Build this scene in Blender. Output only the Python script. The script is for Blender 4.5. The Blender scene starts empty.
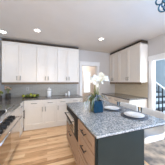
import bpy, bmesh, math, random
from mathutils import Vector, Matrix
random.seed(7)
S = bpy.context.scene
COL = S.collection
PI = math.pi

# ---------------------------------------------------------------- camera
cam_d = bpy.data.cameras.new('camera')
cam = bpy.data.objects.new('camera', cam_d)
COL.objects.link(cam)
cam.location = (0, 0, 1.42)
cam.rotation_euler = (math.radians(90.0), 0, -math.radians(19.5))
cam_d.sensor_width = 36.0
cam_d.lens = 36.0 * 100.0 / 165.0
cam_d.shift_y = -0.5 / 165.0
cam_d.clip_start = 0.02
S.camera = cam

# ---------------------------------------------------------------- world, exposure
w = bpy.data.worlds.new('world')
S.world = w
w.use_nodes = True
bgn = w.node_tree.nodes['Background']
bgn.inputs[0].default_value = (0.80, 0.90, 1.0, 1)
bgn.inputs[1].default_value = 2.2
S.view_settings.view_transform = 'Standard'
S.view_settings.look = 'None'
S.view_settings.exposure = 0.02
S.view_settings.gamma = 1.0
S.view_settings.use_curve_mapping = False


def area(name, loc, rot, sx, sy, power, color):
    d = bpy.data.lights.new(name, 'AREA')
    d.shape = 'RECTANGLE'
    d.size = sx
    d.size_y = sy
    d.energy = power
    d.color = color
    o = bpy.data.objects.new(name, d)
    o.location = loc
    o.rotation_euler = rot
    COL.objects.link(o)
    return o


R = math.radians
# patio daylight, plus added fill lamps opposite the kitchen, in hall and back room
area('window_fill', (0.9, -2.42, 1.55), (R(90), 0, 0), 3.2, 1.7, 115, (1.0, 0.93, 0.84))  # added warm fill, set just inside an unseen window
area('patio_daylight', (2.92, -0.40, 1.45), (R(125), 0, R(90)), 2.0, 1.9, 112, (0.12, 0.45, 1.0))
area('stair_fill', (5.22, 1.35, 1.5), (R(112), 0, R(90)), 1.4, 1.8, 75, (0.50, 0.74, 1.0))  # added cool lamp in the hall, tints the kitchen ceiling
area('hall_fill', (4.2, 0.54, 1.9), (R(90), 0, 0), 1.6, 2.2, 75, (0.72, 0.86, 1.0))  # added cool fill for the stair hall
area('back_room_fill', (1.9, 4.9, 2.70), (0, 0, 0), 0.8, 0.8, 22, (1.0, 0.93, 0.86))  # added lamp without a fixture, brightens the back room


# ---------------------------------------------------------------- materials
def new_mat(name, color, rough=0.5, metal=0.0, spec=0.5, coat=0.0):
    m = bpy.data.materials.new(name)
    m.use_nodes = True
    b = m.node_tree.nodes['Principled BSDF']
    b.inputs['Base Color'].default_value = (*color, 1)
    b.inputs['Roughness'].default_value = rough
    b.inputs['Metallic'].default_value = metal
    b.inputs['Specular IOR Level'].default_value = spec
    b.inputs['Coat Weight'].default_value = coat
    return m, b, m.node_tree


def noise_mat(name, c1, c2, scale, rough=0.5, metal=0.0, detail=4, stretch=(1, 1, 1), bump=0.0, spec=0.5,
              lo=0.35, hi=0.65):
    m, b, t = new_mat(name, c1, rough, metal, spec)
    N, L = t.nodes, t.links
    tc = N.new('ShaderNodeTexCoord')
    mp = N.new('ShaderNodeMapping')
    mp.inputs['Scale'].default_value = stretch
    nz = N.new('ShaderNodeTexNoise')
    nz.inputs['Scale'].default_value = scale
    nz.inputs['Detail'].default_value = detail
    rp = N.new('ShaderNodeValToRGB')
    rp.color_ramp.elements[0].position = lo
    rp.color_ramp.elements[0].color = (*c1, 1)
    rp.color_ramp.elements[1].position = hi
    rp.color_ramp.elements[1].color = (*c2, 1)
    L.new(tc.outputs['Object'], mp.inputs['Vector'])
    L.new(mp.outputs['Vector'], nz.inputs['Vector'])
    L.new(nz.outputs['Fac'], rp.inputs['Fac'])
    L.new(rp.outputs['Color'], b.inputs['Base Color'])
    if bump:
        bp = N.new('ShaderNodeBump')
        bp.inputs['Strength'].default_value = bump
        bp.inputs['Distance'].default_value = 0.002
        L.new(nz.outputs['Fac'], bp.inputs['Height'])
        L.new(bp.outputs['Normal'], b.inputs['Normal'])
    return m


def emit_mat(name, color, strength):
    m, b, t = new_mat(name, color, 0.6)
    b.inputs['Emission Color'].default_value = (*color, 1)
    b.inputs['Emission Strength'].default_value = strength
    return m


def wood_floor():
    m, b, t = new_mat('oak_floor', (0.6, 0.35, 0.16), 0.33)
    N, L = t.nodes, t.links
    tc = N.new('ShaderNodeTexCoord')
    br = N.new('ShaderNodeTexBrick')
    br.inputs['Scale'].default_value = 1.0
    br.inputs['Brick Width'].default_value = 1.1
    br.inputs['Row Height'].default_value = 0.083
    br.inputs['Mortar Size'].default_value = 0.0016
    br.inputs['Color1'].default_value = (0.0, 0.0, 0.0, 1)
    br.inputs['Color2'].default_value = (1.0, 1.0, 1.0, 1)
    br.inputs['Mortar'].default_value = (0.2, 0.2, 0.2, 1)
    br.offset = 0.37
    L.new(tc.outputs['Object'], br.inputs['Vector'])
    mp = N.new('ShaderNodeMapping')
    mp.inputs['Scale'].default_value = (1.5, 16, 1)
    L.new(tc.outputs['Object'], mp.inputs['Vector'])
    nz = N.new('ShaderNodeTexNoise')
    nz.inputs['Scale'].default_value = 1.7
    nz.inputs['Detail'].default_value = 6
    nz.inputs['Roughness'].default_value = 0.65
    nz.inputs['Distortion'].default_value = 1.2
    L.new(mp.outputs['Vector'], nz.inputs['Vector'])
    mx = N.new('ShaderNodeMix')
    mx.data_type = 'FLOAT'
    mx.inputs[0].default_value = 0.66
    L.new(br.outputs['Color'], mx.inputs[2])
    L.new(nz.outputs['Fac'], mx.inputs[3])
    rp = N.new('ShaderNodeValToRGB')
    e = rp.color_ramp.elements
    e[0].position = 0.30
    e[0].color = (0.44, 0.24, 0.115, 1)
    e[1].position = 0.70
    e[1].color = (0.97, 0.76, 0.52, 1)
    k = e.new(0.5)
    k.color = (0.84, 0.56, 0.33, 1)
    L.new(mx.outputs[0], rp.inputs['Fac'])
    L.new(rp.outputs['Color'], b.inputs['Base Color'])
    return m


def granite(name, cols, scale, rough=0.12):
    m, b, t = new_mat(name, cols[1], rough, 0, 0.5)
    N, L = t.nodes, t.links
    tc = N.new('ShaderNodeTexCoord')
    nz = N.new('ShaderNodeTexNoise')
    nz.inputs['Scale'].default_value = scale
    nz.inputs['Detail'].default_value = 6
    nz.inputs['Roughness'].default_value = 0.75
    vo = N.new('ShaderNodeTexVoronoi')
    vo.inputs['Scale'].default_value = scale * 2.6
    mx = N.new('ShaderNodeMix')
    mx.data_type = 'FLOAT'
    mx.inputs[0].default_value = 0.35
    L.new(tc.outputs['Object'], nz.inputs['Vector'])
    L.new(tc.outputs['Object'], vo.inputs['Vector'])
    L.new(nz.outputs['Fac'], mx.inputs[2])
    L.new(vo.outputs['Color'], mx.inputs[3])
    rp = N.new('ShaderNodeValToRGB')
    e = rp.color_ramp.elements
    e[0].position = 0.34
    e[0].color = (*cols[0], 1)
    e[1].position = 0.64
    e[1].color = (*cols[2], 1)
    k = e.new(0.5)
    k.color = (*cols[1], 1)
    L.new(mx.outputs[0], rp.inputs['Fac'])
    L.new(rp.outputs['Color'], b.inputs['Base Color'])
    return m


def tile_mat(name, c1, c2, grout, axis):
    m, b, t = new_mat(name, c1, 0.28)
    N, L = t.nodes, t.links
    tc = N.new('ShaderNodeTexCoord')
    mp = N.new('ShaderNodeMapping')
    mp.inputs['Rotation'].default_value = (R(90), 0, 0) if axis == 'x' else (R(90), 0, R(90))
    sx = N.new('ShaderNodeSeparateXYZ')
    cx = N.new('ShaderNodeCombineXYZ')
    L.new(tc.outputs['Object'], sx.inputs[0])
    L.new(sx.outputs['X' if axis == 'x' else 'Y'], cx.inputs['X'])
    L.new(sx.outputs['Z'], cx.inputs['Y'])
    N.remove(mp)
    br = N.new('ShaderNodeTexBrick')
    br.inputs['Scale'].default_value = 1.0
    br.inputs['Brick Width'].default_value = 0.15
    br.inputs['Row Height'].default_value = 0.05
    br.inputs['Mortar Size'].default_value = 0.003
    br.inputs['Color1'].default_value = (*c1, 1)
    br.inputs['Color2'].default_value = (*c2, 1)
    br.inputs['Mortar'].default_value = (*grout, 1)
    L.new(cx.outputs[0], br.inputs['Vector'])
    L.new(br.outputs['Color'], b.inputs['Base Color'])
    return m


M = {}
M['floor'] = wood_floor()
M['ceiling'] = noise_mat('ceiling_paint', (0.70, 0.645, 0.58), (0.72, 0.665, 0.60), 3, 0.9, spec=0.1)
M['wall'] = noise_mat('wall_paint', (0.58, 0.555, 0.545), (0.60, 0.575, 0.565), 4, 0.85, spec=0.2)
M['hall_wall'] = noise_mat('hall_paint', (0.58, 0.66, 0.72), (0.60, 0.68, 0.74), 4, 0.85, spec=0.2)
M['room_wall'] = noise_mat('back_room_paint', (0.70, 0.64, 0.60), (0.72, 0.66, 0.62), 4, 0.85, spec=0.2)
M['trim'] = noise_mat('trim_paint', (0.80, 0.79, 0.78), (0.82, 0.81, 0.80), 5, 0.4)
M['cab'] = noise_mat('cabinet_white', (0.80, 0.755, 0.70), (0.82, 0.775, 0.72), 6, 0.38)
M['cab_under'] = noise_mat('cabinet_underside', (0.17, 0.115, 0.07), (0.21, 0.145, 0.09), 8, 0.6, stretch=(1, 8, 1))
M['gap_shade'] = noise_mat('cabinet_gap_shade', (0.045, 0.03, 0.02), (0.065, 0.045, 0.03), 9, 0.55)  # near-black brown painting the shade between upper cabinets and ceiling
M['tile_back'] = tile_mat('backsplash_grey', (0.32, 0.31, 0.285), (0.37, 0.36, 0.335), (0.44, 0.43, 0.40), 'x')
M['tile_right'] = tile_mat('backsplash_tan', (0.66, 0.56, 0.40), (0.72, 0.61, 0.45), (0.74, 0.65, 0.52), 'y')
M['counter'] = granite('dark_counter', [(0.06, 0.057, 0.056), (0.15, 0.143, 0.138), (0.33, 0.31, 0.29)], 40, 0.09)
M['granite'] = granite('island_granite', [(0.07, 0.095, 0.125), (0.27, 0.315, 0.36), (0.56, 0.585, 0.605)], 44, 0.16)
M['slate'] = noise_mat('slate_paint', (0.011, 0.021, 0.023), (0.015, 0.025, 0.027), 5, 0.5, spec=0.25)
M['taupe'] = noise_mat('taupe_wood', (0.36, 0.235, 0.155), (0.44, 0.295, 0.195), 5, 0.40, stretch=(1, 1, 12))
M['nickel'] = noise_mat('brushed_nickel', (0.20, 0.19, 0.18), (0.26, 0.25, 0.23), 60, 0.35, metal=0.9)
M['bronze'] = noise_mat('dark_bronze', (0.05, 0.042, 0.04), (0.08, 0.07, 0.06), 60, 0.35, metal=0.7)
M['steel'] = noise_mat('stainless_steel', (0.66, 0.65, 0.64), (0.74, 0.73, 0.72), 30, 0.20, metal=1.0, stretch=(1, 1, 12))
M['black'] = noise_mat('black_iron', (0.012, 0.012, 0.013), (0.02, 0.02, 0.022), 40, 0.55, spec=0.2)
M['gloss_black'] = noise_mat('black_glass', (0.012, 0.012, 0.014), (0.018, 0.018, 0.02), 10, 0.08)
M['white_leather'] = noise_mat('white_leather', (0.80, 0.82, 0.83), (0.85, 0.86, 0.87), 30, 0.42, bump=0.2)
M['smoke'] = noise_mat('smoked_steel', (0.42, 0.38, 0.35), (0.48, 0.44, 0.41), 20, 0.12, metal=1.0)
M['chrome'] = noise_mat('chrome', (0.70, 0.72, 0.74), (0.76, 0.78, 0.80), 20, 0.10, metal=1.0)
M['blue_steel'] = noise_mat('pendant_blue_metal', (0.035, 0.12, 0.20), (0.06, 0.18, 0.28), 20, 0.25, metal=0.6)
M['porcelain'] = noise_mat('white_porcelain', (0.86, 0.87, 0.88), (0.88, 0.89, 0.90), 12, 0.18)
M['charger'] = noise_mat('slate_charger', (0.05, 0.065, 0.095), (0.09, 0.11, 0.15), 20, 0.3)
M['blue_pot'] = noise_mat('blue_glaze', (0.002, 0.028, 0.06), (0.005, 0.042, 0.09), 14, 0.14)
M['soil'] = noise_mat('soil_moss', (0.06, 0.05, 0.02), (0.13, 0.14, 0.04), 60, 0.9)
M['leaf'] = noise_mat('orchid_leaf', (0.06, 0.12, 0.025), (0.16, 0.22, 0.05), 12, 0.4)
M['leaf_olive'] = noise_mat('olive_leaf', (0.16, 0.14, 0.05), (0.34, 0.29, 0.12), 10, 0.5, stretch=(3, 3, 1))
M['leaf_grey'] = noise_mat('silver_leaf', (0.10, 0.14, 0.18), (0.36, 0.42, 0.47), 10, 0.5)
M['stem'] = noise_mat('orchid_stem', (0.20, 0.22, 0.06), (0.30, 0.30, 0.10), 12, 0.5)
M['petal'] = noise_mat('white_petal', (0.60, 0.60, 0.54), (0.74, 0.74, 0.70), 12, 0.5)
M['petal_core'] = noise_mat('petal_core', (0.70, 0.66, 0.20), (0.80, 0.76, 0.35), 30, 0.5)
M['pink'] = noise_mat('pink_petals', (0.58, 0.34, 0.26), (0.75, 0.50, 0.40), 20, 0.6)
M['dark_pot'] = noise_mat('dark_basket', (0.02, 0.016, 0.014), (0.05, 0.04, 0.03), 40, 0.6)
M['apple'] = noise_mat('green_apple', (0.24, 0.27, 0.015), (0.40, 0.40, 0.05), 9, 0.3)
M['apple_dark'] = noise_mat('dark_green_pear', (0.07, 0.10, 0.01), (0.17, 0.19, 0.02), 9, 0.35)
M['twig'] = noise_mat('twig', (0.06, 0.035, 0.015), (0.10, 0.06, 0.03), 30, 0.7)
M['rug'] = noise_mat('grey_rug', (0.20, 0.19, 0.19), (0.66, 0.54, 0.43), 5, 0.95, detail=8, spec=0.1)  # beige end imitates daylight glare on the oak
M['tread'] = noise_mat('dark_tread', (0.03, 0.035, 0.045), (0.05, 0.055, 0.065), 12, 0.4)
M['riser'] = noise_mat('riser_paint', (0.62, 0.68, 0.72), (0.66, 0.72, 0.76), 6, 0.5)
M['plastic'] = noise_mat('white_plastic', (0.80, 0.80, 0.79), (0.84, 0.84, 0.83), 8, 0.4)
M['outlet'] = noise_mat('grey_plastic', (0.50, 0.50, 0.49), (0.54, 0.54, 0.53), 8, 0.4)
M['lamp'] = emit_mat('lamp_lens', (1.0, 0.93, 0.82), 9.0)
M['petalfill'] = M['petal']
# clear glass
_m, _b, _t = new_mat('clear_glass', (0.95, 0.98, 1.0), 0.02)
_b.inputs['Transmission Weight'].default_value = 1.0
_b.inputs['IOR'].default_value = 1.15
M['glass'] = _m
_m, _b, _t = new_mat('window_glass', (0.96, 0.98, 1.0), 0.0)
_b.inputs['Transmission Weight'].default_value = 1.0
_b.inputs['IOR'].default_value = 1.02
M['pane'] = _m


# ---------------------------------------------------------------- mesh helpers
class MB:
    def __init__(s):
        s.bm = bmesh.new()

    def box(s, x0, x1, y0, y1, z0, z1, bev=0.0):
        t = bmesh.new()
        bmesh.ops.create_cube(t, size=1)
        for v in t.verts:
            v.co = Vector(((x0 + x1) / 2 + v.co.x * (x1 - x0), (y0 + y1) / 2 + v.co.y * (y1 - y0),
                           (z0 + z1) / 2 + v.co.z * (z1 - z0)))
        if bev:
            bmesh.ops.bevel(t, geom=list(t.edges), offset=bev, segments=2, affect='EDGES', profile=0.5)
        s.merge(t)
        return s

    def merge(s, t):
        me = bpy.data.meshes.new('tmp')
        t.to_mesh(me)
        t.free()
        s.bm.from_mesh(me)
        bpy.data.meshes.remove(me)

    def lathe(s, prof, n=24, c=(0, 0, 0), mat=None):
        """prof: list of (r, z) from axis to axis"""
        t = bmesh.new()
        rings = []
        for r, z in prof:
            if r < 1e-6:
                rings.append([t.verts.new((0, 0, z))])
            else:
                rings.append([t.verts.new((r * math.cos(2 * PI * k / n), r * math.sin(2 * PI * k / n), z)) for k in
                              range(n)])
        for a, b in zip(rings[:-1], rings[1:]):
            for k in range(n):
                k2 = (k + 1) % n
                if len(a) == 1 and len(b) > 1:
                    t.faces.new((a[0], b[k2], b[k]))
                elif len(b) == 1 and len(a) > 1:
                    t.faces.new((a[k], a[k2], b[0]))
                elif len(a) > 1 and len(b) > 1:
                    t.faces.new((a[k], a[k2], b[k2], b[k]))
        bmesh.ops.recalc_face_normals(t, faces=t.faces)
        if mat is not None:
            bmesh.ops.transform(t, matrix=mat, verts=t.verts)
        bmesh.ops.translate(t, vec=Vector(c), verts=t.verts)
        s.merge(t)
        return s

    def tube(s, pts, rad, n=8, closed=False):
        pts = [Vector(p) for p in pts]
        t = bmesh.new()
        rings = []
        m = len(pts)
        for i, p in enumerate(pts):
            r = rad(i / (m - 1)) if callable(rad) else rad
            if closed:
                d = pts[(i + 1) % m] - pts[i - 1]
            else:
                d = pts[min(i + 1, m - 1)] - pts[max(i - 1, 0)]
            d.normalize()
            up = Vector((0, 0, 1)) if abs(d.z) < 0.95 else Vector((1, 0, 0))
            a = d.cross(up).normalized()
            b = d.cross(a).normalized()
            rings.append([t.verts.new(p + a * (r * math.cos(2 * PI * k / n)) + b * (r * math.sin(2 * PI * k / n))) for
                          k in range(n)])
        rg = list(zip(rings[:-1], rings[1:]))
        for a, b in rg:
            for k in range(n):
                t.faces.new((a[k], a[(k + 1) % n], b[(k + 1) % n], b[k]))
        if not closed:
            t.faces.new(rings[0])
            t.faces.new(rings[-1])
        bmesh.ops.recalc_face_normals(t, faces=t.faces)
        s.merge(t)
        return s

    def ring(s, c, R_, r, normal=(0, 0, 1), n=32, m=8):
        t = bmesh.new()
        q = Vector((0, 0, 1)).rotation_difference(Vector(normal).normalized()).to_matrix()
        vs = []
        for i in range(n):
            a = 2 * PI * i / n
            row = []
            for j in range(m):
                b = 2 * PI * j / m
                p = Vector(((R_ + r * math.cos(b)) * math.cos(a), (R_ + r * math.cos(b)) * math.sin(a), r * math.sin(b)))
                row.append(t.verts.new(q @ p + Vector(c)))
            vs.append(row)
        for i in range(n):
            for j in range(m):
                t.faces.new((vs[i][j], vs[(i + 1) % n][j], vs[(i + 1) % n][(j + 1) % m], vs[i][(j + 1) % m]))
        bmesh.ops.recalc_face_normals(t, faces=t.faces)
        s.merge(t)
        return s

    def strip(s, pts, wid, th=0.0012, side=None):
        """leaf blade: tapered curved ribbon with thickness"""
        pts = [Vector(p) for p in pts]
        m = len(pts)
        t = bmesh.new()
        rows = []
        for i, p in enumerate(pts):
            f = i / (m - 1)
            ww = wid * (0.45 + 1.1 * math.sin(PI * min(1, f * 0.9 + 0.06))) * (1 - f ** 3) * 0.62 + 0.0006
            d = (pts[min(i + 1, m - 1)] - pts[max(i - 1, 0)]).normalized()
            sd = side if side is not None else d.cross(Vector((0, 0, 1)))
            if sd.length < 1e-4:
                sd = Vector((1, 0, 0))
            sd = sd.normalized()
            nn = d.cross(sd).normalized()
            rows.append([t.verts.new(p - sd * ww + nn * th), t.verts.new(p - nn * th * 1.5), t.verts.new(p + sd * ww + nn * th),
                         t.verts.new(p + nn * th * 0.4)])
        for a, b in zip(rows[:-1], rows[1:]):
            for k in range(4):
                t.faces.new((a[k], a[(k + 1) % 4], b[(k + 1) % 4], b[k]))
        t.faces.new(rows[0])
        t.faces.new(rows[-1])
        bmesh.ops.recalc_face_normals(t, faces=t.faces)
        s.merge(t)
        return s

    def build(s, name, mat, parent=None, smooth=False, loc=None):
        me = bpy.data.meshes.new(name)
        s.bm.to_mesh(me)
        s.bm.free()
        me.materials.append(mat)
        if smooth:
            for p in me.polygons:
                p.use_smooth = True
        o = bpy.data.objects.new(name, me)
        COL.objects.link(o)
        if parent is not None:
            o.parent = parent
        if loc is not None:
            o.location = loc
        return o


def tag(o, label=None, cat=None, group=None, kind=None):
    if label: o['label'] = label
    if cat: o['category'] = cat
    if group: o['group'] = group
    if kind: o['kind'] = kind
    return o


def thing(name, label, cat, loc=(0, 0, 0), rz=0, group=None):
    o = bpy.data.objects.new(name, None)
    o.empty_display_size = 0.1
    COL.objects.link(o)
    o.location = loc
    o.rotation_euler = (0, 0, rz)
    return tag(o, label, cat, group)


def copy_tree(o, parent=None):
    c = o.copy()
    COL.objects.link(c)
    if parent is not None:
        c.parent = parent
    for ch in list(o.children):
        copy_tree(ch, c)
    return c


def struct(name, mb, mat, label, cat):
    return tag(mb.build(name, mat), label, cat, None, 'structure')


# ---------------------------------------------------------------- the room
XL, XR, YB, YF, H = -1.30, 3.00, 3.90, -2.50, 2.74
struct('floor', MB().box(-1.45, 5.5, -2.65, 7.0, -0.10, 0), M['floor'],
       'honey oak strip floor running under the whole kitchen', 'floor')
struct('ceiling', MB().box(-1.45, 3.12, -2.65, 4.02, H, H + 0.12), M['ceiling'],
       'smooth warm white kitchen ceiling with recessed lamps', 'ceiling')
struct('wall_left', MB().box(XL - .12, XL, YF, YB + .12, 0, H), M['wall'],
       'pale wall behind the steel range', 'wall')
DX0, DX1, DH = 1.36, 2.05, 2.12     # doorway in the back wall
struct('wall_back', MB().box(XL, DX0, YB, YB + .12, 0, H).box(DX1, XR + .12, YB, YB + .12, 0, H)
       .box(DX0, DX1, YB, YB + .12, DH, H), M['wall'], 'pale wall with a cased doorway behind the white orchids', 'wall')
OY1, OY0, OH = 2.15, 0.95, 2.08     # opening in the right wall
PY1, PY0 = 0.70, -1.50               # patio window behind the camera
struct('wall_right', MB().box(XR, XR + .12, OY1, YB, 0, H).box(XR, XR + .12, PY1, OY0, 0, H)
       .box(XR, XR + .12, OY0, OY1, OH, H).box(XR, XR + .12, YF, PY0, 0, H)
       .box(XR, XR + .12, PY0, PY1, 2.45, H).box(XR, XR + .12, PY0, PY1, 0, 0.4), M['wall'],
       'pale wall at the right with the opening to the stairs', 'wall')
WX0, WX1, WZ0, WZ1 = -0.75, 2.55, 0.65, 2.45
struct('wall_front', MB().box(-1.42, WX0, YF - .12, YF, 0, H).box(WX1, 3.12, YF - .12, YF, 0, H)
       .box(WX0, WX1, YF - .12, YF, WZ1, H).box(WX0, WX1, YF - .12, YF, 0, WZ0), M['wall'],
       'pale wall with an added wide window opposite the kitchen', 'wall')
# doorway casing
c = 0.105
struct('trim_1', MB().box(DX0 - c, DX0, YB - .022, YB, 0, DH, .004).box(DX1, DX1 + c, YB - .022, YB, 0, DH, .004)
       .box(DX0 - c - .015, DX1 + c + .015, YB - .028, YB, DH, DH + .13, .004)
       .box(DX0 - c - .03, DX1 + c + .03, YB - .040, YB, DH + .13, DH + .155, .004)
       .box(DX0, DX0 + .018, YB, YB + .12, 0, DH).box(DX1 - .018, DX1, YB, YB + .12, 0, DH)
       .box(DX0, DX1, YB, YB + .12, DH - .018, DH), M['trim'],
       'white casing round the doorway in the back wall', 'door casing')
struct('trim_2', MB().box(XR - .022, XR, OY1, OY1 + .10, 0, OH, .004)
       .box(XR - .028, XR, OY0 - .1, OY1 + .115, OH, OH + .13, .004)
       .box(XR - .022, XR, OY0 - .10, OY0, 0, OH, .004)
       .box(XR, XR + .12, OY1 - .018, OY1, 0, OH).box(XR, XR + .12, OY0, OY0 + .018, 0, OH)
       .box(XR, XR + .12, OY0, OY1, OH - .018, OH), M['trim'],
       'white casing round the opening to the stairs', 'door casing')
struct('baseboard_right', MB().box(XR - .018, XR, PY1 + .0, OY0 - .1, 0, .13, .003), M['trim'],
       'white baseboard on the right wall', 'baseboard')
# back room beyond the doorway
RY = 5.50
bx0, bx1, bz0, bz1 = 2.02, 2.45, 0.80, 2.02
struct('wall_back_room', MB().box(0.6, bx0, RY, RY + .12, 0, H).box(bx1, 3.12, RY, RY + .12, 0, H)
       .box(bx0, bx1, RY, RY + .12, bz1, H).box(bx0, bx1, RY, RY + .12, 0, bz0)
       .box(0.48, 0.6, YB + .12, RY + .12, 0, H).box(3.0, 3.12, YB + .12, RY, 0, H), M['room_wall'],
       'beige wall of the room seen through the back doorway', 'wall')
struct('ceiling_back_room', MB().box(0.48, 3.12, YB + .12, RY + .12, H, H + .12), M['ceiling'],
       'ceiling of the room beyond the back doorway', 'ceiling')
win = thing('window_1', 'tall bright window seen through the back doorway', 'window', (bx0, RY, bz0))
win['kind'] = 'structure'
ww, wh = bx1 - bx0, bz1 - bz0
MB().box(-.06, 0.02, -.03, .05, -.06, wh + .06, .003).box(ww - .02, ww + .06, -.03, .05, -.06, wh + .06, .003) \
    .box(.02, ww - .02, -.03, .05, wh - .02, wh + .06, .003).box(.02, ww - .02, -.03, .05, -.06, .02, .003) \
    .box(.02, ww - .02, .02, .05, wh / 2 - .015, wh / 2 + .015).build('frame', M['trim'], win)
MB().box(.02, ww - .02, .055, .061, 0, wh).build('pane', M['pane'], win)
# patio window, plus unseen windows added round the fill lamps
for nm, lab, loc, wd, hg, rz in (
        ('added_window_2', 'unseen wide window added for fill opposite the kitchen, behind the viewpoint', (WX0, YF - .06, WZ0), WX1 - WX0, WZ1 - WZ0, 0),
        ('window_3', 'patio window on the right wall beside the viewpoint', (XR + .06, PY0, 0.4), PY1 - PY0, 2.05, R(90)),
        ('added_window_4', 'unseen stair hall window added round the fill lamp on the far side wall', (5.36, .65, .6), 1.4, 1.8, R(90)),
        ('added_window_5', 'unseen tall stair hall window added round the fill lamp nearest the viewpoint', (3.40, .44, .8), 1.6, 2.2, 0)):
    wn = thing(nm, lab, 'window', loc, rz)
    wn['kind'] = 'structure'
    f = MB().box(0, .05, -.03, .03, 0, hg).box(wd - .05, wd, -.03, .03, 0, hg).box(.05, wd - .05, -.03, .03, 0, .05) \
        .box(.05, wd - .05, -.03, .03, hg - .05, hg)
    for k in (1, 2):
        f.box(wd * k / 3 - .02, wd * k / 3 + .02, -.03, .03, .05, hg - .05)
    f.build('frame', M['trim'], wn)
    MB().box(.05, wd - .05, -.004, .004, .05, hg - .05).build('pane', M['pane'], wn)
# stair hall beyond the right wall
struct('wall_hall', MB().box(5.30, 5.42, 2.05, 6.0, 0, 4.6).box(5.30, 5.42, .5, .65, 0, 4.6).box(5.30, 5.42, .65, 2.05, 2.4, 4.6).box(5.30, 5.42, .65, 2.05, 0, .6).box(XR + .12, 5.42, 6.0, 6.12, 0, 4.6)
       .box(XR + .12, 3.40, .38, .5, 0, 4.6).box(5.0, 5.42, .38, .5, 0, 4.6).box(3.40, 5.0, .38, .5, 0, .8).box(3.40, 5.0, .38, .5, 3.0, 4.6).box(XR, XR + .12, 0.5, 6.0, H + .13, 4.6)
       .box(XR + .12, XR + .14, 4.1, 6.0, 0, H + .13), M['hall_wall'],
       'blue grey wall of the stair hall seen through the right opening', 'wall')
struct('ceiling_hall', MB().box(XR, 5.42, 0.38, 6.12, 4.6, 4.72), M['ceiling'],
       'high ceiling over the stairs', 'ceiling')

# backsplashes
tag(MB().box(XL + .001, 1.135, YB - .0125, YB - .0005, .922, 1.408).build('backsplash', M['tile_back']),
    'grey tile backsplash behind the white canister and green fruit', 'backsplash')
tag(MB().box(XR - .0125, XR - .0005, 2.29, YB - .001, .922, 1.408).build('backsplash', M['tile_right']),
    'tan tile backsplash on the right wall under the upper cabinets', 'backsplash')


# ---------------------------------------------------------------- cabinets
def shaker(x0, x1, z0, z1, y=-0.02, rail=0.055):
    g = 0.0045
    x0 += g; x1 -= g; z0 += g; z1 -= g
    b = MB()
    r = min(rail, (z1 - z0) * 0.28)
    b.box(x0, x0 + rail, y, 0, z0, z1, .002).box(x1 - rail, x1, y, 0, z0, z1, .002)
    b.box(x0 + rail, x1 - rail, y, 0, z1 - r, z1, .002).box(x0 + rail, x1 - rail, y, 0, z0, z0 + r, .002)
    b.box(x0 + rail - .002, x1 - rail + .002, y + .014, 0, z0 + r - .002, z1 - r + .002)
    return b


def pull(length, vertical=True, r=.0055, off=.030):
    """bar pull centred on the origin, standing off towards -y"""
    b = MB()
    h = length / 2
    if vertical:
        b.tube([(0, -off, -h), (0, -off, h)], r)
        for s in (-1, 1):
            b.tube([(0, .001, s * h * .72), (0, -off, s * h * .72)], r * .8)
    else:
        b.tube([(-h, -off, 0), (h, -off, 0)], r)
        for s in (-1, 1):
            b.tube([(s * h * .72, .001, 0), (s * h * .72, -off, 0)], r * .8)
    return b


def cabinet(name, label, loc, rz, w, d, z0, z1, fronts, mat, hmat, group=None, base=False, under=False, crown=False,
            hr=.0055):
    t = thing(name, label, 'cabinet', loc, rz, group)
    MB().box(0, w, 0.0, d, z0, z1, .001).build('body', mat, t)
    if base:
        MB().box(0, w, -.004, .05, 0, z0 - .001, .002).build('toe_kick', mat, t)
    if under:
        MB().box(.004, w - .004, .012, d - .002, z0 - .012, z0 - .0005).box(.004, w - .004, .012, .03, z0 - .065, z0 - .012).build('under_strip', M['cab_under'], t)['label'] = 'brown strip under the doors'  # brown underside sheet and strip hung below the doors
    if crown:
        MB().box(0.0, w, .03, d, z1, z1 + .085).build('gap_shade_strip', M['gap_shade'], t)['label'] = 'dark brown strip painting the shaded gap above the doors'  # shade of the gap under the ceiling, put in as a dark strip
        MB().box(0, w, -.026, d, z1 - .03, z1, .003).build('moulding', mat, t)
    for kind, x0, x1, a, b, hx, hz, hl in fronts:
        o = shaker(x0, x1, a, b, rail=.055 if kind == 'door' else .035).build(kind, mat, t)
        hd = pull(hl, kind == 'door', hr).build('handle', hmat, o, True, (hx, -.02, hz))
        hd['label'] = 'dark bar handle' if hmat is M['bronze'] else 'grey metal bar handle'
    return t


UZ0, UZ1 = 1.41, 2.63


def upper(label, loc, rz, w, split, d, group, extra_right_panel=False):
    s = split
    fr = [('door', .006, s, UZ0 + .004, UZ1 - .035, s - .045, UZ0 + .13, .13),
          ('door', s, w - .006, UZ0 + .004, UZ1 - .035, s + .045, UZ0 + .13, .13)]
    return cabinet('upper_cabinet', label, loc, rz, w, d, UZ0, UZ1, fr, M['cab'], M['nickel'], group, under=True,
                   crown=True, hr=.008)


g1 = 'white upper cabinets on the back wall'
YU = 3.57
ud = YB - .013 - YU
upper('leftmost white upper cabinet on the back wall, nearest the range', (-1.262, YU, 0), 0, .935, .443, ud, g1)
upper('middle white upper cabinet on the back wall, above the white canister', (-.325, YU, 0), 0, .65, .315, ud, g1)
upper('white upper cabinet next to the doorway on the back wall', (.327, YU, 0), 0, .79, .37, ud, g1)
# right wall uppers: local x runs towards -Y
g2 = 'white upper cabinets on the right wall'
XU = 2.70
ur = XR - .013 - XU
upper('far white upper cabinet on the right wall, beside the orchids', (XU, 3.898, 0), R(-90), .64, .25, ur, g2)
upper('near white upper cabinet on the right wall, beside the stair opening', (XU, 3.256, 0), R(-90), .976, .455, ur, g2)

# base cabinets along the back wall (front plane y = 3.30)
YC = 3.30
bd = YB - .013 - YC
BT = .88


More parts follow.
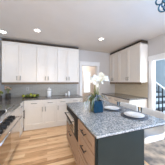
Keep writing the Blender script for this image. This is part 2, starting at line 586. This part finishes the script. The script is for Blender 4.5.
def base(label, loc, rz, w, d, splits, handles, group, drawers=True):
    fr = []
    xs = [0.004] + splits + [w - .004]
    for i in range(len(xs) - 1):
        a, b = xs[i], xs[i + 1]
        if drawers:
            fr.append(('drawer', a, b, .70, BT - .012, (a + b) / 2, .785, min(.16, (b - a) * .42)))
        hx = b - .045 if handles[i] > 0 else a + .045
        fr.append(('door', a, b, .115, .695 if drawers else BT - .012, hx, .60, .14))
    return cabinet('base_cabinet', label, loc, rz, w, d, .11, BT, fr, M['cab'], M['nickel'], group, base=True, hr=.007)


g3 = 'white base cabinets on the back wall'
base('white base cabinet on the back wall below the green fruit and canister', (-.64, YC, 0), 0, .92, bd, [.55], [1, -1], g3)
base('white base cabinet on the back wall nearest the island corner', (.281, YC, 0), 0, .85, bd, [.40], [-1, -1], g3)
nb = base('narrow white base cabinet between the range and the back corner', (-.66, 2.625, 0), R(90), .655, .62, [], [1],
     'white base cabinet on the left wall')
for ch in nb.children:
    if ch.name.startswith('door'):
        for h_ in ch.children:
            h_.data.materials[0] = M['bronze']
            h_.location.z = .50
            h_.scale = (1.5, 1.0, 1.7)
            h_['label'] = 'dark bar handle'
g4 = 'white base cabinets on the right wall'
XC = 2.30
base('far white base cabinet on the right wall, behind the orchids', (XC, 3.888, 0), R(-90), .79, XR - .013 - XC, [.395], [1, -1], g4)
base('near white base cabinet on the right wall beside the stair opening', (XC, 3.096, 0), R(-90), .796, XR - .013 - XC, [.398], [1, -1], g4)

# worktops
tag(MB().box(XL + .002, 1.16, YC - .035, YB - .014, BT + .001, .92, .004)
    .box(XL + .002, -.625, 2.625, YC - .0352, BT + .001, .92, .004).build('countertop', M['counter']),
    'dark grey stone countertop running along the back wall to the range', 'countertop')
tag(MB().box(XC - .035, XR - .014, 2.285, YB - .014, BT + .001, .92, .004).build('countertop', M['counter']),
    'dark stone countertop on the right wall under the tan backsplash', 'countertop')

# ---------------------------------------------------------------- range
rg = thing('range', 'wide stainless steel range with black burner grates and black knobs', 'stove', (-.62, 1.40, 0), R(90))
RW, RD = 1.22, .665       # local x -> +Y, local y -> -X (into the wall)
MB().box(0, RW, 0.0, RD, .10, .895, .003).build('body', M['steel'], rg)
MB().box(.03, RW - .03, .05, RD - .05, 0, .10).build('toe_kick', M['black'], rg)
ct = MB().box(0, RW, -.03, RD, .895, .918, .006).box(0, RW, RD - .03, RD, .918, .96, .004).build('cooktop', M['steel'], rg)
for k in range(2):
    x0 = .03 + k * .31
    x1 = x0 + .30
    g = MB()
    g.box(x0, x1, .05, .064, .925, .945).box(x0, x1, RD - .08, RD - .066, .925, .945)
    g.box(x0, x0 + .014, .064, RD - .08, .925, .945).box(x1 - .014, x1, .064, RD - .08, .925, .945)
    for yy in (.19, .33, .46):
        g.box(x0 + .014, x1 - .014, yy - .006, yy + .006, .928, .945)
    for xx in (.08, .15, .22):
        g.box(x0 + xx - .006, x0 + xx + .006, .064, RD - .08, .930, .945)
    for xx in (x0, x1 - .014):
        for yy in (.05, RD - .08):
            g.box(xx, xx + .014, yy, yy + .014, .917, .925)
    gr = g.build('grate', M['black'], rg)
    gr['label'] = 'black cast iron grate'
    for yy in (.19, .46):
        MB().lathe([(0, .918), (.055, .918), (.058, .926), (.035, .930), (.035, .936), (0, .938)], 20,
                   (x0 + .15, yy, 0)).build('burner', M['black'], rg, True)
MB().box(.67, RW - .03, .04, RD - .05, .9185, .938, .006).build('griddle_cover', M['steel'], rg)['label'] = 'plain steel griddle cover'
# sloping control panel with bullnose
MB().box(0, RW, -.045, -.001, .735, .893, .008).build('control_panel', M['steel'], rg)
MB().tube([(0, -.035, .893), (RW, -.035, .893)], .020, 12).build('front_rail', M['steel'], rg, True)
rot = Matrix.Rotation(R(90), 3, 'X').to_4x4()
for k in range(5):
    kx = .10 + k * .125
    kn = MB().lathe([(0, 0), (.040, 0), (.042, .008), (.035, .012), (.033, .048), (.028, .055), (0, .055)], 20,
                    (kx, -.045, .812), rot)
    o = kn.build('knob', M['black'], rg, True)
    o['label'] = 'black round burner knob'
od = MB().box(.012, RW - .012, -.035, -.001, .15, .725, .006).build('oven_door', M['steel'], rg)
MB().box(.16, .62, -.038, -.034, .27, .58, .003).build('door_panel', M['smoke'], od)
MB().tube([(.05, -.085, .655), (RW - .05, -.085, .655)], .014, 12).tube([(.08, -.034, .655), (.08, -.085, .655)], .010) \
    .tube([(RW - .08, -.034, .655), (RW - .08, -.085, .655)], .010).build('handle', M['steel'], od, True)
MB().box(.012, RW - .012, -.020, -.001, .105, .145, .003).build('kick_panel', M['steel'], rg)

# ---------------------------------------------------------------- island
IX0, IX1, IY0, IY1 = .455, 1.02, .845, 2.36
IT = .888
CX0_, CX1_ = .436, 1.452
isl = thing('kitchen_island', 'slate grey kitchen island base with brown drawer fronts and a built in microwave', 'island',
            (IX0, IY1, 0), R(-90))
# local x -> -Y, local y -> +X
IW, ID = IY1 - IY0, IX1 - IX0
MB().box(0, IW, .002, ID, .10, IT).build('body', M['slate'], isl)
MB().box(.03, IW - .03, .06, ID - .05, 0, .10).build('toe_kick', M['black'], isl)
MB().box(IW, IW + .018, -.010, ID + .01, .0, IT, .003).build('end_panel', M['slate'], isl)['label'] = 'dark slate end panel'
MB().box(IW - .035, IW - .001, -.018, .001, .10, IT, .002).build('corner_post', M['slate'], isl)
MB().box(0, .035, -.018, .001, .10, IT, .002).build('corner_post', M['slate'], isl)
o = MB().box(.001, IW, CX0_ - IX0, CX1_ - IX0, IT + .0005, IT + .008, .001).box(.04, IW - .03, ID + .002, CX1_ - IX0 - .004, IT - .035, IT + .0005, .003).build('edge_shade_board', M['slate'], isl)
o['label'] = 'dark board added for the shaded edge under the stone overhang'  # added slate layer imitating the dark shadow line along the granite edge
# drawers near the camera
for z0, z1, hz in ((.70, .872, .80), (.405, .695, .60), (.11, .40, .30)):
    dr = shaker(.925, IW - .036, z0, z1, rail=.05).build('drawer', M['taupe'], isl)
    dr['label'] = 'brown drawer front'
    hh = pull(.15, False, .008, .032).build('handle', M['bronze'], dr, True, ((.925 + IW - .036) / 2, -.02, hz))
    hh['label'] = 'dark bar handle'
# microwave
mw = MB().box(.040, .915, -.022, .001, .515, .876, .003).build('microwave', M['gloss_black'], isl)
mw.data.materials[0] = M['black']
mw['label'] = 'built in microwave with black glass front'
MB().box(.10, .75, -.036, -.021, .565, .80, .004).build('microwave_door', M['steel'], mw)
MB().box(.14, .71, -.0385, -.035, .59, .68, .004).build('microwave_glass', M['gloss_black'], mw)
MB().tube([(.12, -.075, .74), (.73, -.075, .74)], .012, 10).tube([(.16, -.034, .74), (.16, -.075, .74)], .007) \
    .tube([(.69, -.034, .74), (.69, -.075, .74)], .007).build('microwave_handle', M['black'], mw, True)
dr = shaker(.037, .92, .11, .505, rail=.05).build('drawer', M['taupe'], isl)
dr['label'] = 'wide brown drawer below the microwave'
pull(.20, False, .008, .032).build('handle', M['bronze'], dr, True, (.46, -.02, .43))['label'] = 'dark bar handle'

CX0, CX1, CY0, CY1 = .428, 1.46, .822, 2.385
tag(MB().box(CX0, CX1, CY0, CY1, IT + .009, .92, .004).build('island_countertop', M['granite']),
    'speckled blue grey granite island top with overhang for the stools', 'countertop')


# ---------------------------------------------------------------- bar stools
def make_stool():
    t = thing('bar_stool', '', 'stool')
    # shell seat: profile in local x (front -x, back +x), swept in y
    b = bmesh.new()
    nu, nv = 14, 10
    W = .225
    prof = []
    # (x, z) from front lip over the seat, up the back
    raw = [(-.22, .595), (-.215, .622), (-.16, .628), (-.05, .618), (.06, .612), (.14, .615), (.195, .635), (.215, .70),
           (.222, .79), (.228, .88), (.232, .955)]
    out = []
    for i, (x, z) in enumerate(raw):
        row = []
        for j in range(nv + 1):
            v = -1 + 2 * j / nv
            curl = .035 * abs(v) ** 3
            wf = 1.0
            dx = -.02 * v * v * (i / (len(raw) - 1))
            dz = curl if i < 7 else -.008 * abs(v) ** 5 * (i - 6) / 4
            row.append(b.verts.new((x + dx, v * W * wf, z + dz)))
        out.append(row)
    for i in range(len(out) - 1):
        for j in range(nv):
            b.faces.new((out[i][j], out[i + 1][j], out[i + 1][j + 1], out[i][j + 1]))
    bmesh.ops.recalc_face_normals(b, faces=b.faces)
    me = bpy.data.meshes.new('seat_shell')
    b.to_mesh(me)
    b.free()
    me.materials.append(M['white_leather'])
    for p in me.polygons: p.use_smooth = True
    o = bpy.data.objects.new('seat_shell', me)
    COL.objects.link(o)
    o.parent = t
    md = o.modifiers.new('th', 'SOLIDIFY')
    md.thickness = .035
    md.offset = 0
    md = o.modifiers.new('ss', 'SUBSURF')
    md.levels = 1
    md.render_levels = 2
    PO = (-.065, 0, 0)
    MB().lathe([(0, .012), (.20, 0), (.205, .006), (.19, .014), (.06, .028), (.03, .035), (0, .035)], 32).build(
        'base', M['chrome'], t, True, PO)
    MB().tube([(0, 0, .03), (0, 0, .55)], .024, 16).build('post', M['chrome'], t, True, PO)
    MB().box(-.205, .205, -.20, .20, .548, .622, .03).build('seat_cushion', M['white_leather'], t, True)
    pts = [(-.05, -.10, .26), (-.19, -.10, .26), (-.19, .10, .26), (-.05, .10, .26)]
    MB().tube([(0, 0, .26), (-.06, -.10, .26), (-.18, -.10, .26), (-.20, -.08, .26), (-.20, .08, .26), (-.18, .10, .26),
               (-.06, .10, .26), (0, 0, .26)], .009, 8).build('footrest', M['chrome'], t, True, PO)
    return t


st = make_stool()
spots = [(1.475, 1.205, R(-1), 'white low backed bar stool nearest the viewer, by the closer place setting'),
         (1.455, 1.70, R(8), 'white low backed bar stool beside the farther place setting')]
for i, (x, y, a, lab) in enumerate(spots):
    o = st if i == 0 else copy_tree(st)
    o.location = (x, y, 0)
    o.rotation_euler.z = a
    o['label'] = lab
    o['group'] = 'white bar stools along the island'


# ---------------------------------------------------------------- place settings
def make_plates(x, y, which):
    z = .9205
    o = MB().lathe([(0, 0), (.17, 0), (.185, .006), (.184, .009), (.16, .006), (0, .005)], 40).build('charger_plate', M['charger'], None, True, (x, y, z))
    tag(o, 'dark charger plate under the white plates ' + which, 'plate', 'dark charger plates on the island')
    o = MB().lathe([(0, 0), (.09, 0), (.135, .014), (.138, .018), (.133, .018), (.09, .006), (0, .006)], 40).build('dinner_plate', M['porcelain'], None, True, (x, y, z + .0065))
    tag(o, 'white dinner plate on the charger ' + which, 'plate', 'white dinner plates on the island')
    o = MB().lathe([(0, 0), (.07, 0), (.105, .014), (.107, .018), (.103, .018), (.07, .006), (0, .006)], 40).build('salad_plate', M['porcelain'], None, True, (x, y, z + .0135))
    tag(o, 'smaller white plate on top of the stack ' + which, 'plate', 'white salad plates on the island')


make_plates(1.13, 1.57, 'at the farther setting by the blue pot')
make_plates(1.21, 1.14, 'at the nearer setting')
for (x, y, lab) in ((1.42, 1.22, 'clear drinking glass beside the nearer white plates'),
                    (1.39, 1.70, 'clear drinking glass beside the farther white plates')):
    o = MB().lathe([(0, 0), (.026, 0), (.032, .09), (.0305, .09), (.025, .006), (0, .006)], 24).build('drinking_glass', M['glass'], None, True, (x, y, .9205))
    tag(o, lab, 'glass', 'drinking glasses on the island')

# ---------------------------------------------------------------- orchids in a blue pot
PX, PY, PZ = .785, 1.51, .9205
pot = thing('potted_orchid', 'white orchids and silvery leaves in a square glossy blue pot on the island', 'potted plant', (PX, PY, PZ))
pb = bmesh.new()
pw, pw2, ph = .078, .086, .195


def ringq(h, z):
    return [pb.verts.new((sx * h, sy * h, z)) for sx, sy in ((-1, -1), (1, -1), (1, 1), (-1, 1))]


q = [ringq(pw, 0), ringq(pw2, ph), ringq(pw2 - .010, ph), ringq(pw - .006, .03)]
pb.faces.new(q[0])
for a, b_ in zip(q[:-1], q[1:]):
    for k in range(4):
        pb.faces.new((a[k], a[(k + 1) % 4], b_[(k + 1) % 4], b_[k]))
pb.faces.new(q[3])
bmesh.ops.recalc_face_normals(pb, faces=pb.faces)
bmesh.ops.bevel(pb, geom=list(pb.edges), offset=.004, segments=2, affect='EDGES')
mbp = MB(); mbp.merge(pb)
mbp.build('pot', M['blue_pot'], pot)['label'] = 'square glossy blue pot'
MB().box(-.072, .072, -.072, .072, .14, .178, .01).build('soil', M['soil'], pot)


def arc(p0, p1, p2, n=10):
    p0, p1, p2 = Vector(p0), Vector(p1), Vector(p2)
    return [(1 - t) ** 2 * p0 + 2 * t * (1 - t) * p1 + t * t * p2 for t in [i / (n - 1) for i in range(n)]]


# broad green leaves at the base
for k, (dx, dy, ln, up) in enumerate([(-1, -.2, .17, .10), (.9, -.5, .16, .08), (.5, .9, .18, .12), (-.6, .8, .16, .13),
                                     (-.3, -1, .15, .07), (1, .3, .16, .10)]):
    n_ = math.hypot(dx, dy)
    dx, dy = dx / n_, dy / n_
    MB().strip(arc((dx * .02, dy * .02, .175), (dx * ln * .5, dy * ln * .5, .175 + up * 1.6), (dx * ln, dy * ln, .175 + up * .5)),
               .030, .002).build('leaf', M['leaf'], pot, True)['label'] = 'broad green orchid leaf'
# silvery strap leaves arching out to the left and front
for k in range(16):
    a = R(120 + k * 13 + random.uniform(-8, 8))
    ln = random.uniform(.18, .30)
    up = random.uniform(.08, .20)
    d = Vector((math.cos(a), math.sin(a), 0))
    MB().strip(arc(d * .02 + Vector((-.02, 0, .17)), d * ln * .55 + Vector((-.02, 0, .20 + up * 1.3)),
                   d * ln + Vector((-.02, 0, .17 + random.uniform(-.12, .10)))), .014, .0012).build(
        'leaf', M['leaf_grey'], pot, True)['label'] = 'thin silvery blue leaf'
# olive leaves hanging down the left side of the pot
for k in range(9):
    yy = -.07 + k * .018
    xo = -.105 - .022 * (k % 3)
    MB().strip(arc((-.05, yy, .17), (xo - .02, yy - .01, .30), (xo, yy - .015, .01 + .02 * (k % 2)), 14), .026, .0015,
               Vector((.35, 1, 0))).build('leaf', M['leaf_olive'], pot, True)['label'] = 'dry olive leaf hanging beside the pot'
for k in range(9):
    a = R(140 + k * 11)
    d = Vector((math.cos(a), math.sin(a), 0))
    ln = random.uniform(.16, .27)
    MB().strip(arc(d * .02 + Vector((-.02, 0, .17)), d * ln * .6 + Vector((-.02, 0, .34)), d * ln + Vector((-.02, 0, random.uniform(.02, .22)))),
               .012, .0012).build('leaf', M['leaf'], pot, True)['label'] = 'arching dark green leaf'
# upright green leaves
for k in range(8):
    a = R(k * 45 + 10)
    d = Vector((math.cos(a), math.sin(a), 0))
    MB().strip(arc(d * .02 + Vector((0, 0, .17)), d * .03 + Vector((0, 0, .30)), d * random.uniform(.05, .10) + Vector((0, 0, random.uniform(.28, .42)))),
               .012, .0012).build('leaf', M['leaf'], pot, True)
stems = [arc((-.01, 0, .17), (-.01, .0, .60), (-.11, -.02, .53), 14),
         arc((.0, .0, .17), (.05, .0, .66), (.225, .02, .555), 14),
         arc((.01, .01, .17), (.03, .03, .58), (.13, .05, .64), 14),
         arc((.0, .0, .17), (-.05, .02, .45), (-.03, .0, .60), 14)]
for s_ in stems:
    MB().tube(s_, .0042, 8).build('stem', M['stem'], pot, True)


def flower(parent, p, face, size):
    face = Vector(face).normalized()
    q_ = Vector((0, 0, 1)).rotation_difference(face).to_matrix()
    b = MB()
    spin = random.uniform(0, 1.2)
    for k in range(5):
        a = 2 * PI * k / 5 + spin
        wd = .42 if k % 2 else .34
        t = bmesh.new()
        n = 8
        cvs = []
        for ring_i, (f, lift) in enumerate([(0.0, .0), (.5, .10), (1.0, .02)]):
            pass
        pts = []
        outline = [(0, .0), (.35, wd * .8), (.7, wd), (.95, wd * .55), (1.05, 0), (.95, -wd * .55), (.7, -wd), (.35, -wd * .8)]
        top = []
        bot = []
        for (u, v) in outline:
            lift = .22 * u * u * (1 if u < .8 else .7)
            P = Vector(((u * math.cos(a) - v * math.sin(a)) * size, (u * math.sin(a) + v * math.cos(a)) * size, lift * size * .6))
            top.append(t.verts.new(q_ @ (P + Vector((0, 0, .0012))) + Vector(p)))
            bot.append(t.verts.new(q_ @ (P - Vector((0, 0, .0012))) + Vector(p)))
        t.faces.new(top)
        t.faces.new(bot[::-1])
        for i in range(len(top)):
            j = (i + 1) % len(top)
            t.faces.new((top[i], bot[i], bot[j], top[j]))
        bmesh.ops.recalc_face_normals(t, faces=t.faces)
        b.merge(t)
    o = b.build('flower', M['petal'], parent)
    o['label'] = 'white orchid flower'
    c_ = Vector(p) + face * size * .12
    MB().lathe([(0, -.004), (.005, -.002), (.006, .003), (0, .008)], 10, c_).build('flower_lip', M['petal_core'], o, True)


fl = []
for s_, lo in ((stems[0], 6), (stems[1], 6), (stems[2], 9), (stems[3], 9)):
    for i in range(lo, 14):
        for rep in range(3 if i > 9 else 1):
            p = s_[i] + Vector((random.uniform(-.035, .035), random.uniform(-.03, .015), random.uniform(-.03, .025)))
            flower(pot, p, (random.uniform(-.8, .5), -1, random.uniform(-.2, .7)), random.uniform(.024, .034))

# ---------------------------------------------------------------- items on the back counter
CT = .9205
fb = thing('fruit_platter', 'low dark platter holding green fruit on the back counter', 'platter', (-.50, 3.60, CT))
MB().lathe([(0, 0), (.10, 0), (.15, .018), (.152, .022), (.145, .022), (.10, .006), (0, .006)], 36,
           (0, 0, 0), Matrix.Diagonal((1.55, .75, 1, 1))).build('dish', M['dark_pot'], fb, True)


def fruit(name, mat, loc, s, lab, grp, pear=False, tilt=0):
    t = thing(name, lab, 'fruit', loc, random.uniform(0, 6), grp)
    t.rotation_euler.x = tilt
    if pear:
        pr = [(0, 0), (.018, .002), (.034, .014), (.038, .032), (.032, .052), (.020, .070), (.014, .084), (.006, .090), (0, .088)]
        hz = .088
    else:
        pr = [(0, .006), (.012, 0), (.028, .006), (.039, .026), (.040, .042), (.032, .062), (.018, .070), (.006, .066), (0, .062)]
        hz = .062
    MB().lathe([(r * s, z * s) for r, z in pr], 20).build('flesh', mat, t, True)
    MB().tube([(0, 0, (hz - .004) * s), (.002, 0, (hz + .010) * s), (.006, 0, (hz + .022) * s)], .0015, 6).build('stalk', M['twig'], t, True)
    return t


ga = 'green apples on the platter'
fruit('apple', M['apple'], (-.70, 3.58, CT + .021), 1.15, 'green apple at the left end of the platter', ga)
fruit('apple', M['apple_dark'], (-.605, 3.62, CT + .009), 1.25, 'darker green apple second from the left on the platter', ga)
fruit('pear', M['apple'], (-.50, 3.64, CT + .008), 1.45, 'green pear standing tallest in the middle of the platter', 'green pears on the platter', True)
fruit('apple', M['apple_dark'], (-.505, 3.545, CT + .010), .9, 'dark green apple in front of the tall pear', ga)
fruit('apple', M['apple'], (-.39, 3.62, CT + .008), 1.35, 'yellow green apple right of the pear', ga)
fruit('apple', M['apple_dark'], (-.29, 3.59, CT + .021), 1.15, 'green apple at the right end of the platter', ga)

cn = thing('canister', 'tall white ceramic canister with a lid on the back counter', 'canister', (.065, 3.66, CT))
MB().lathe([(0, 0), (.070, 0), (.076, .008), (.076, .225), (.070, .235), (0, .235)], 32).build('jar', M['porcelain'], cn, True)
MB().lathe([(0, .2352), (.074, .2352), (.078, .242), (.076, .256), (.05, .268), (.018, .272), (.012, .282), (.018, .296), (.012, .306), (0, .308)], 32).build('lid', M['porcelain'], cn, True)
MB().lathe([(.0762, .205), (.0775, .207), (.0775, .216), (.0762, .218)], 32).build('band', M['nickel'], cn, True)['label'] = 'grey band near the rim'

vs = thing('soap_bottle', 'slim white bottle on the back counter right of the canister', 'bottle', (.76, 3.66, CT))
MB().lathe([(0, 0), (.034, 0), (.040, .010), (.040, .115), (.028, .145), (.014, .158), (.014, .172), (0, .172)], 24).build('bottle_body', M['porcelain'], vs, True)
MB().tube([(0, 0, .172), (0, 0, .205), (-.035, 0, .205)], .007, 8).build('pump', M['nickel'], vs, True)
vb = thing('small_cup', 'small white cup next to the slim white bottle', 'cup', (.66, 3.68, CT))
MB().lathe([(0, 0), (.030, 0), (.040, .075), (.037, .075), (.028, .006), (0, .006)], 24).build('cup_body', M['porcelain'], vb, True)

ol = thing('outlet', 'white power outlet on the grey backsplash above the green fruit', 'outlet', (-.63, YB - .0125, 1.18))
MB().box(-.036, .036, -.006, 0, -.058, .058, .002).build('cover', M['outlet'], ol)
MB().box(-.015, .015, -.008, -.005, .010, .040, .001).box(-.015, .015, -.008, -.005, -.040, -.010, .001).build('socket', M['nickel'], ol)


# dark pots in the back left corner
def bouquet(loc, lab, mats, n, h, spread, pr, phh):
    t = thing('flower_pot', lab, 'potted plant', loc, 0, 'dark flower pots in the back left corner')
    MB().lathe([(0, 0), (pr * .85, 0), (pr, .01), (pr, phh), (pr * .88, phh), (pr * .85, phh * .8), (0, phh * .8)], 24).build('pot', M['dark_pot'], t, True)
    for k in range(n):
        a = random.uniform(0, 2 * PI)
        rr = spread * math.sqrt(random.random())
        tip = Vector((rr * math.cos(a), rr * math.sin(a), phh + h * random.uniform(.45, 1)))
        MB().tube(arc((0, 0, phh * .8), (rr * .3 * math.cos(a), rr * .3 * math.sin(a), phh + h * .5), tip, 6), .002, 5).build('stem', M['stem'], t)
        b = MB()
        for j in range(7):
            q_ = tip + Vector((random.uniform(-.016, .016), random.uniform(-.016, .016), random.uniform(-.014, .016)))
            b.lathe([(0, -.008), (.010, -.003), (.012, .003), (0, .008)], 7, q_)
        b.build('blossom', mats[k % len(mats)], t, True)
    return t


bouquet((-1.055, 3.42, CT), 'dark pot with pink and olive flowers in the back left corner', [M['pink'], M['leaf'], M['pink'], M['leaf_olive']], 18, .20, .085, .062, .17)
bouquet((-1.205, 3.30, CT), 'shorter dark pot with yellow green foliage at the left picture edge', [M['apple'], M['leaf'], M['apple_dark']], 12, .12, .06, .050, .13)

# ---------------------------------------------------------------- ceiling lamps
def make_light():
    t = thing('recessed_light', '', 'ceiling light', group='recessed ceiling lights')
    MB().lathe([(.062, .0), (.070, -.010), (.088, -.010), (.092, -.004), (.092, 0), (.062, 0)], 32).build('trim_ring', M['plastic'], t, True)
    MB().lathe([(0, -.002), (.062, -.002), (.062, -.0005), (0, -.0005)], 28).build('lens', M['lamp'], t)
    return t


lt = make_light()
for i, (x, y, lab) in enumerate([
    (-.24, 2.80, 'recessed ceiling light above the floor in front of the back cabinets'),
    (-1.09, 3.18, 'recessed ceiling light at the far left edge of the ceiling'),
    (1.56, 2.70, 'recessed ceiling light nearest the back doorway, over the orchids'),
    (-.24, .60, 'recessed ceiling light overhead by the range'),
    (1.56, -.6, 'recessed ceiling light behind the viewpoint')]):
    o = lt if i == 0 else copy_tree(lt)
    o.location = (x, y, H)
    o['label'] = lab
    d = bpy.data.lights.new('lamp_glow', 'SPOT')
    d.energy = (26, 5, 24, 60, 50)[i]
    d.color = (1.0, .80, .58)
    d.spot_size = R(100)
    d.spot_blend = .6
    d.shadow_soft_size = .06
    lo = bpy.data.objects.new('lamp_glow', d)
    COL.objects.link(lo)
    lo.location = (x, y, H - .03)

# ---------------------------------------------------------------- pendant of blue metal rings
pc = Vector((1.515, .84, 2.47))
pn = thing('ring_pendant', 'blue metal pendant lamp of interlocking rings hanging above the island', 'pendant light', pc)
view = Vector((1.131, .661, .55)).normalized()
rings = [((-.060, .052, -.055), .052, tuple(view)), ((-.085, .075, .045), .050, (1, .4, .1))]
for k in range(9):
    a = R(k * 40 + 70)
    e = R((-35, 20, 60)[k % 3])
    n_ = Vector((math.cos(a) * math.cos(e), math.sin(a) * math.cos(e), math.sin(e)))
    rings.append((tuple(n_ * .10 + Vector((.04, 0, .02))), .055, tuple(n_)))
for c_, rr, nn in rings:
    MB().ring(c_, rr, .0095, nn).build('ring', M['blue_steel'], pn, True)
MB().tube([(0, 0, .10), (0, 0, H - pc.z - .02)], .005, 8).build('rod', M['blue_steel'], pn, True)
MB().lathe([(0, 0), (.03, .0), (.055, .012), (.06, .019), (0, .019)], 24, (0, 0, H - pc.z - .0205)).build('canopy', M['blue_steel'], pn, True)
MB().lathe([(0, -.03), (.02, -.024), (.03, 0), (.02, .024), (.012, .04), (.012, .1), (0, .1)], 20).build('bulb', M['plastic'], pn, True)

# ---------------------------------------------------------------- stairs in the hall
stx = thing('staircase', 'staircase with dark treads, black balusters and white handrail beyond the right opening', 'stairs', (3.95, 2.30, 0))
RUN, RISE, SW = .255, .19, 1.33
for k in range(13):
    z1 = RISE * (k + 1)
    y0 = RUN * k
    MB().box(0.02, SW, y0 + .001, y0 + .02, z1 - RISE, z1 - .033).build('riser', M['riser'], stx)
    MB().box(-.02, SW, y0 - .025, y0 + RUN + .01, z1 - .045, z1, .004).build('tread', M['tread'], stx)
sb = bmesh.new()
# stringer on the open side
pts = [(0, 0)]
for k in range(13):
    pts += [(RUN * k + .0, RISE * (k + 1) - .033), (RUN * (k + 1), RISE * (k + 1) - .033)]
pts += [(RUN * 13, 0)]
f0 = [sb.verts.new((-.005, p[0] + .002, p[1])) for p in pts]
f1 = [sb.verts.new((.018, p[0] + .002, p[1])) for p in pts]
sb.faces.new(f0); sb.faces.new(f1[::-1])
for i in range(len(pts)):
    j = (i + 1) % len(pts)
    sb.faces.new((f0[i], f1[i], f1[j], f0[j]))
bmesh.ops.recalc_face_normals(sb, faces=sb.faces)
mm = MB(); mm.merge(sb)
mm.build('stringer', M['riser'], stx)
rl = stx
hr_ = .90


def rail_z(y): return RISE * (y / RUN + 1) + hr_


MB().tube([(.04, -.10, rail_z(-.10)), (.04, 12 * RUN, rail_z(12 * RUN))], .026, 12).build('handrail', M['trim'], rl, True)
for k in range(12):
    for off in (.05, .178):
        y = RUN * k + off
        MB().box(.027, .053, y - .013, y + .013, RISE * (k + 1), rail_z(y) - .02).build('baluster', M['black'], rl)
MB().box(-.005, .085, -.17, -.08, 0, rail_z(-.1) + .06, .006).build('newel_post', M['trim'], rl)

# guessed rug; its beige imitates wood floor washed pale by daylight glare
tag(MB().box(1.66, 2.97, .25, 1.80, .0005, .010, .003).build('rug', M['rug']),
    'mottled grey rug, its beige standing in for daylight glare on the wood floor right of the island', 'rug')
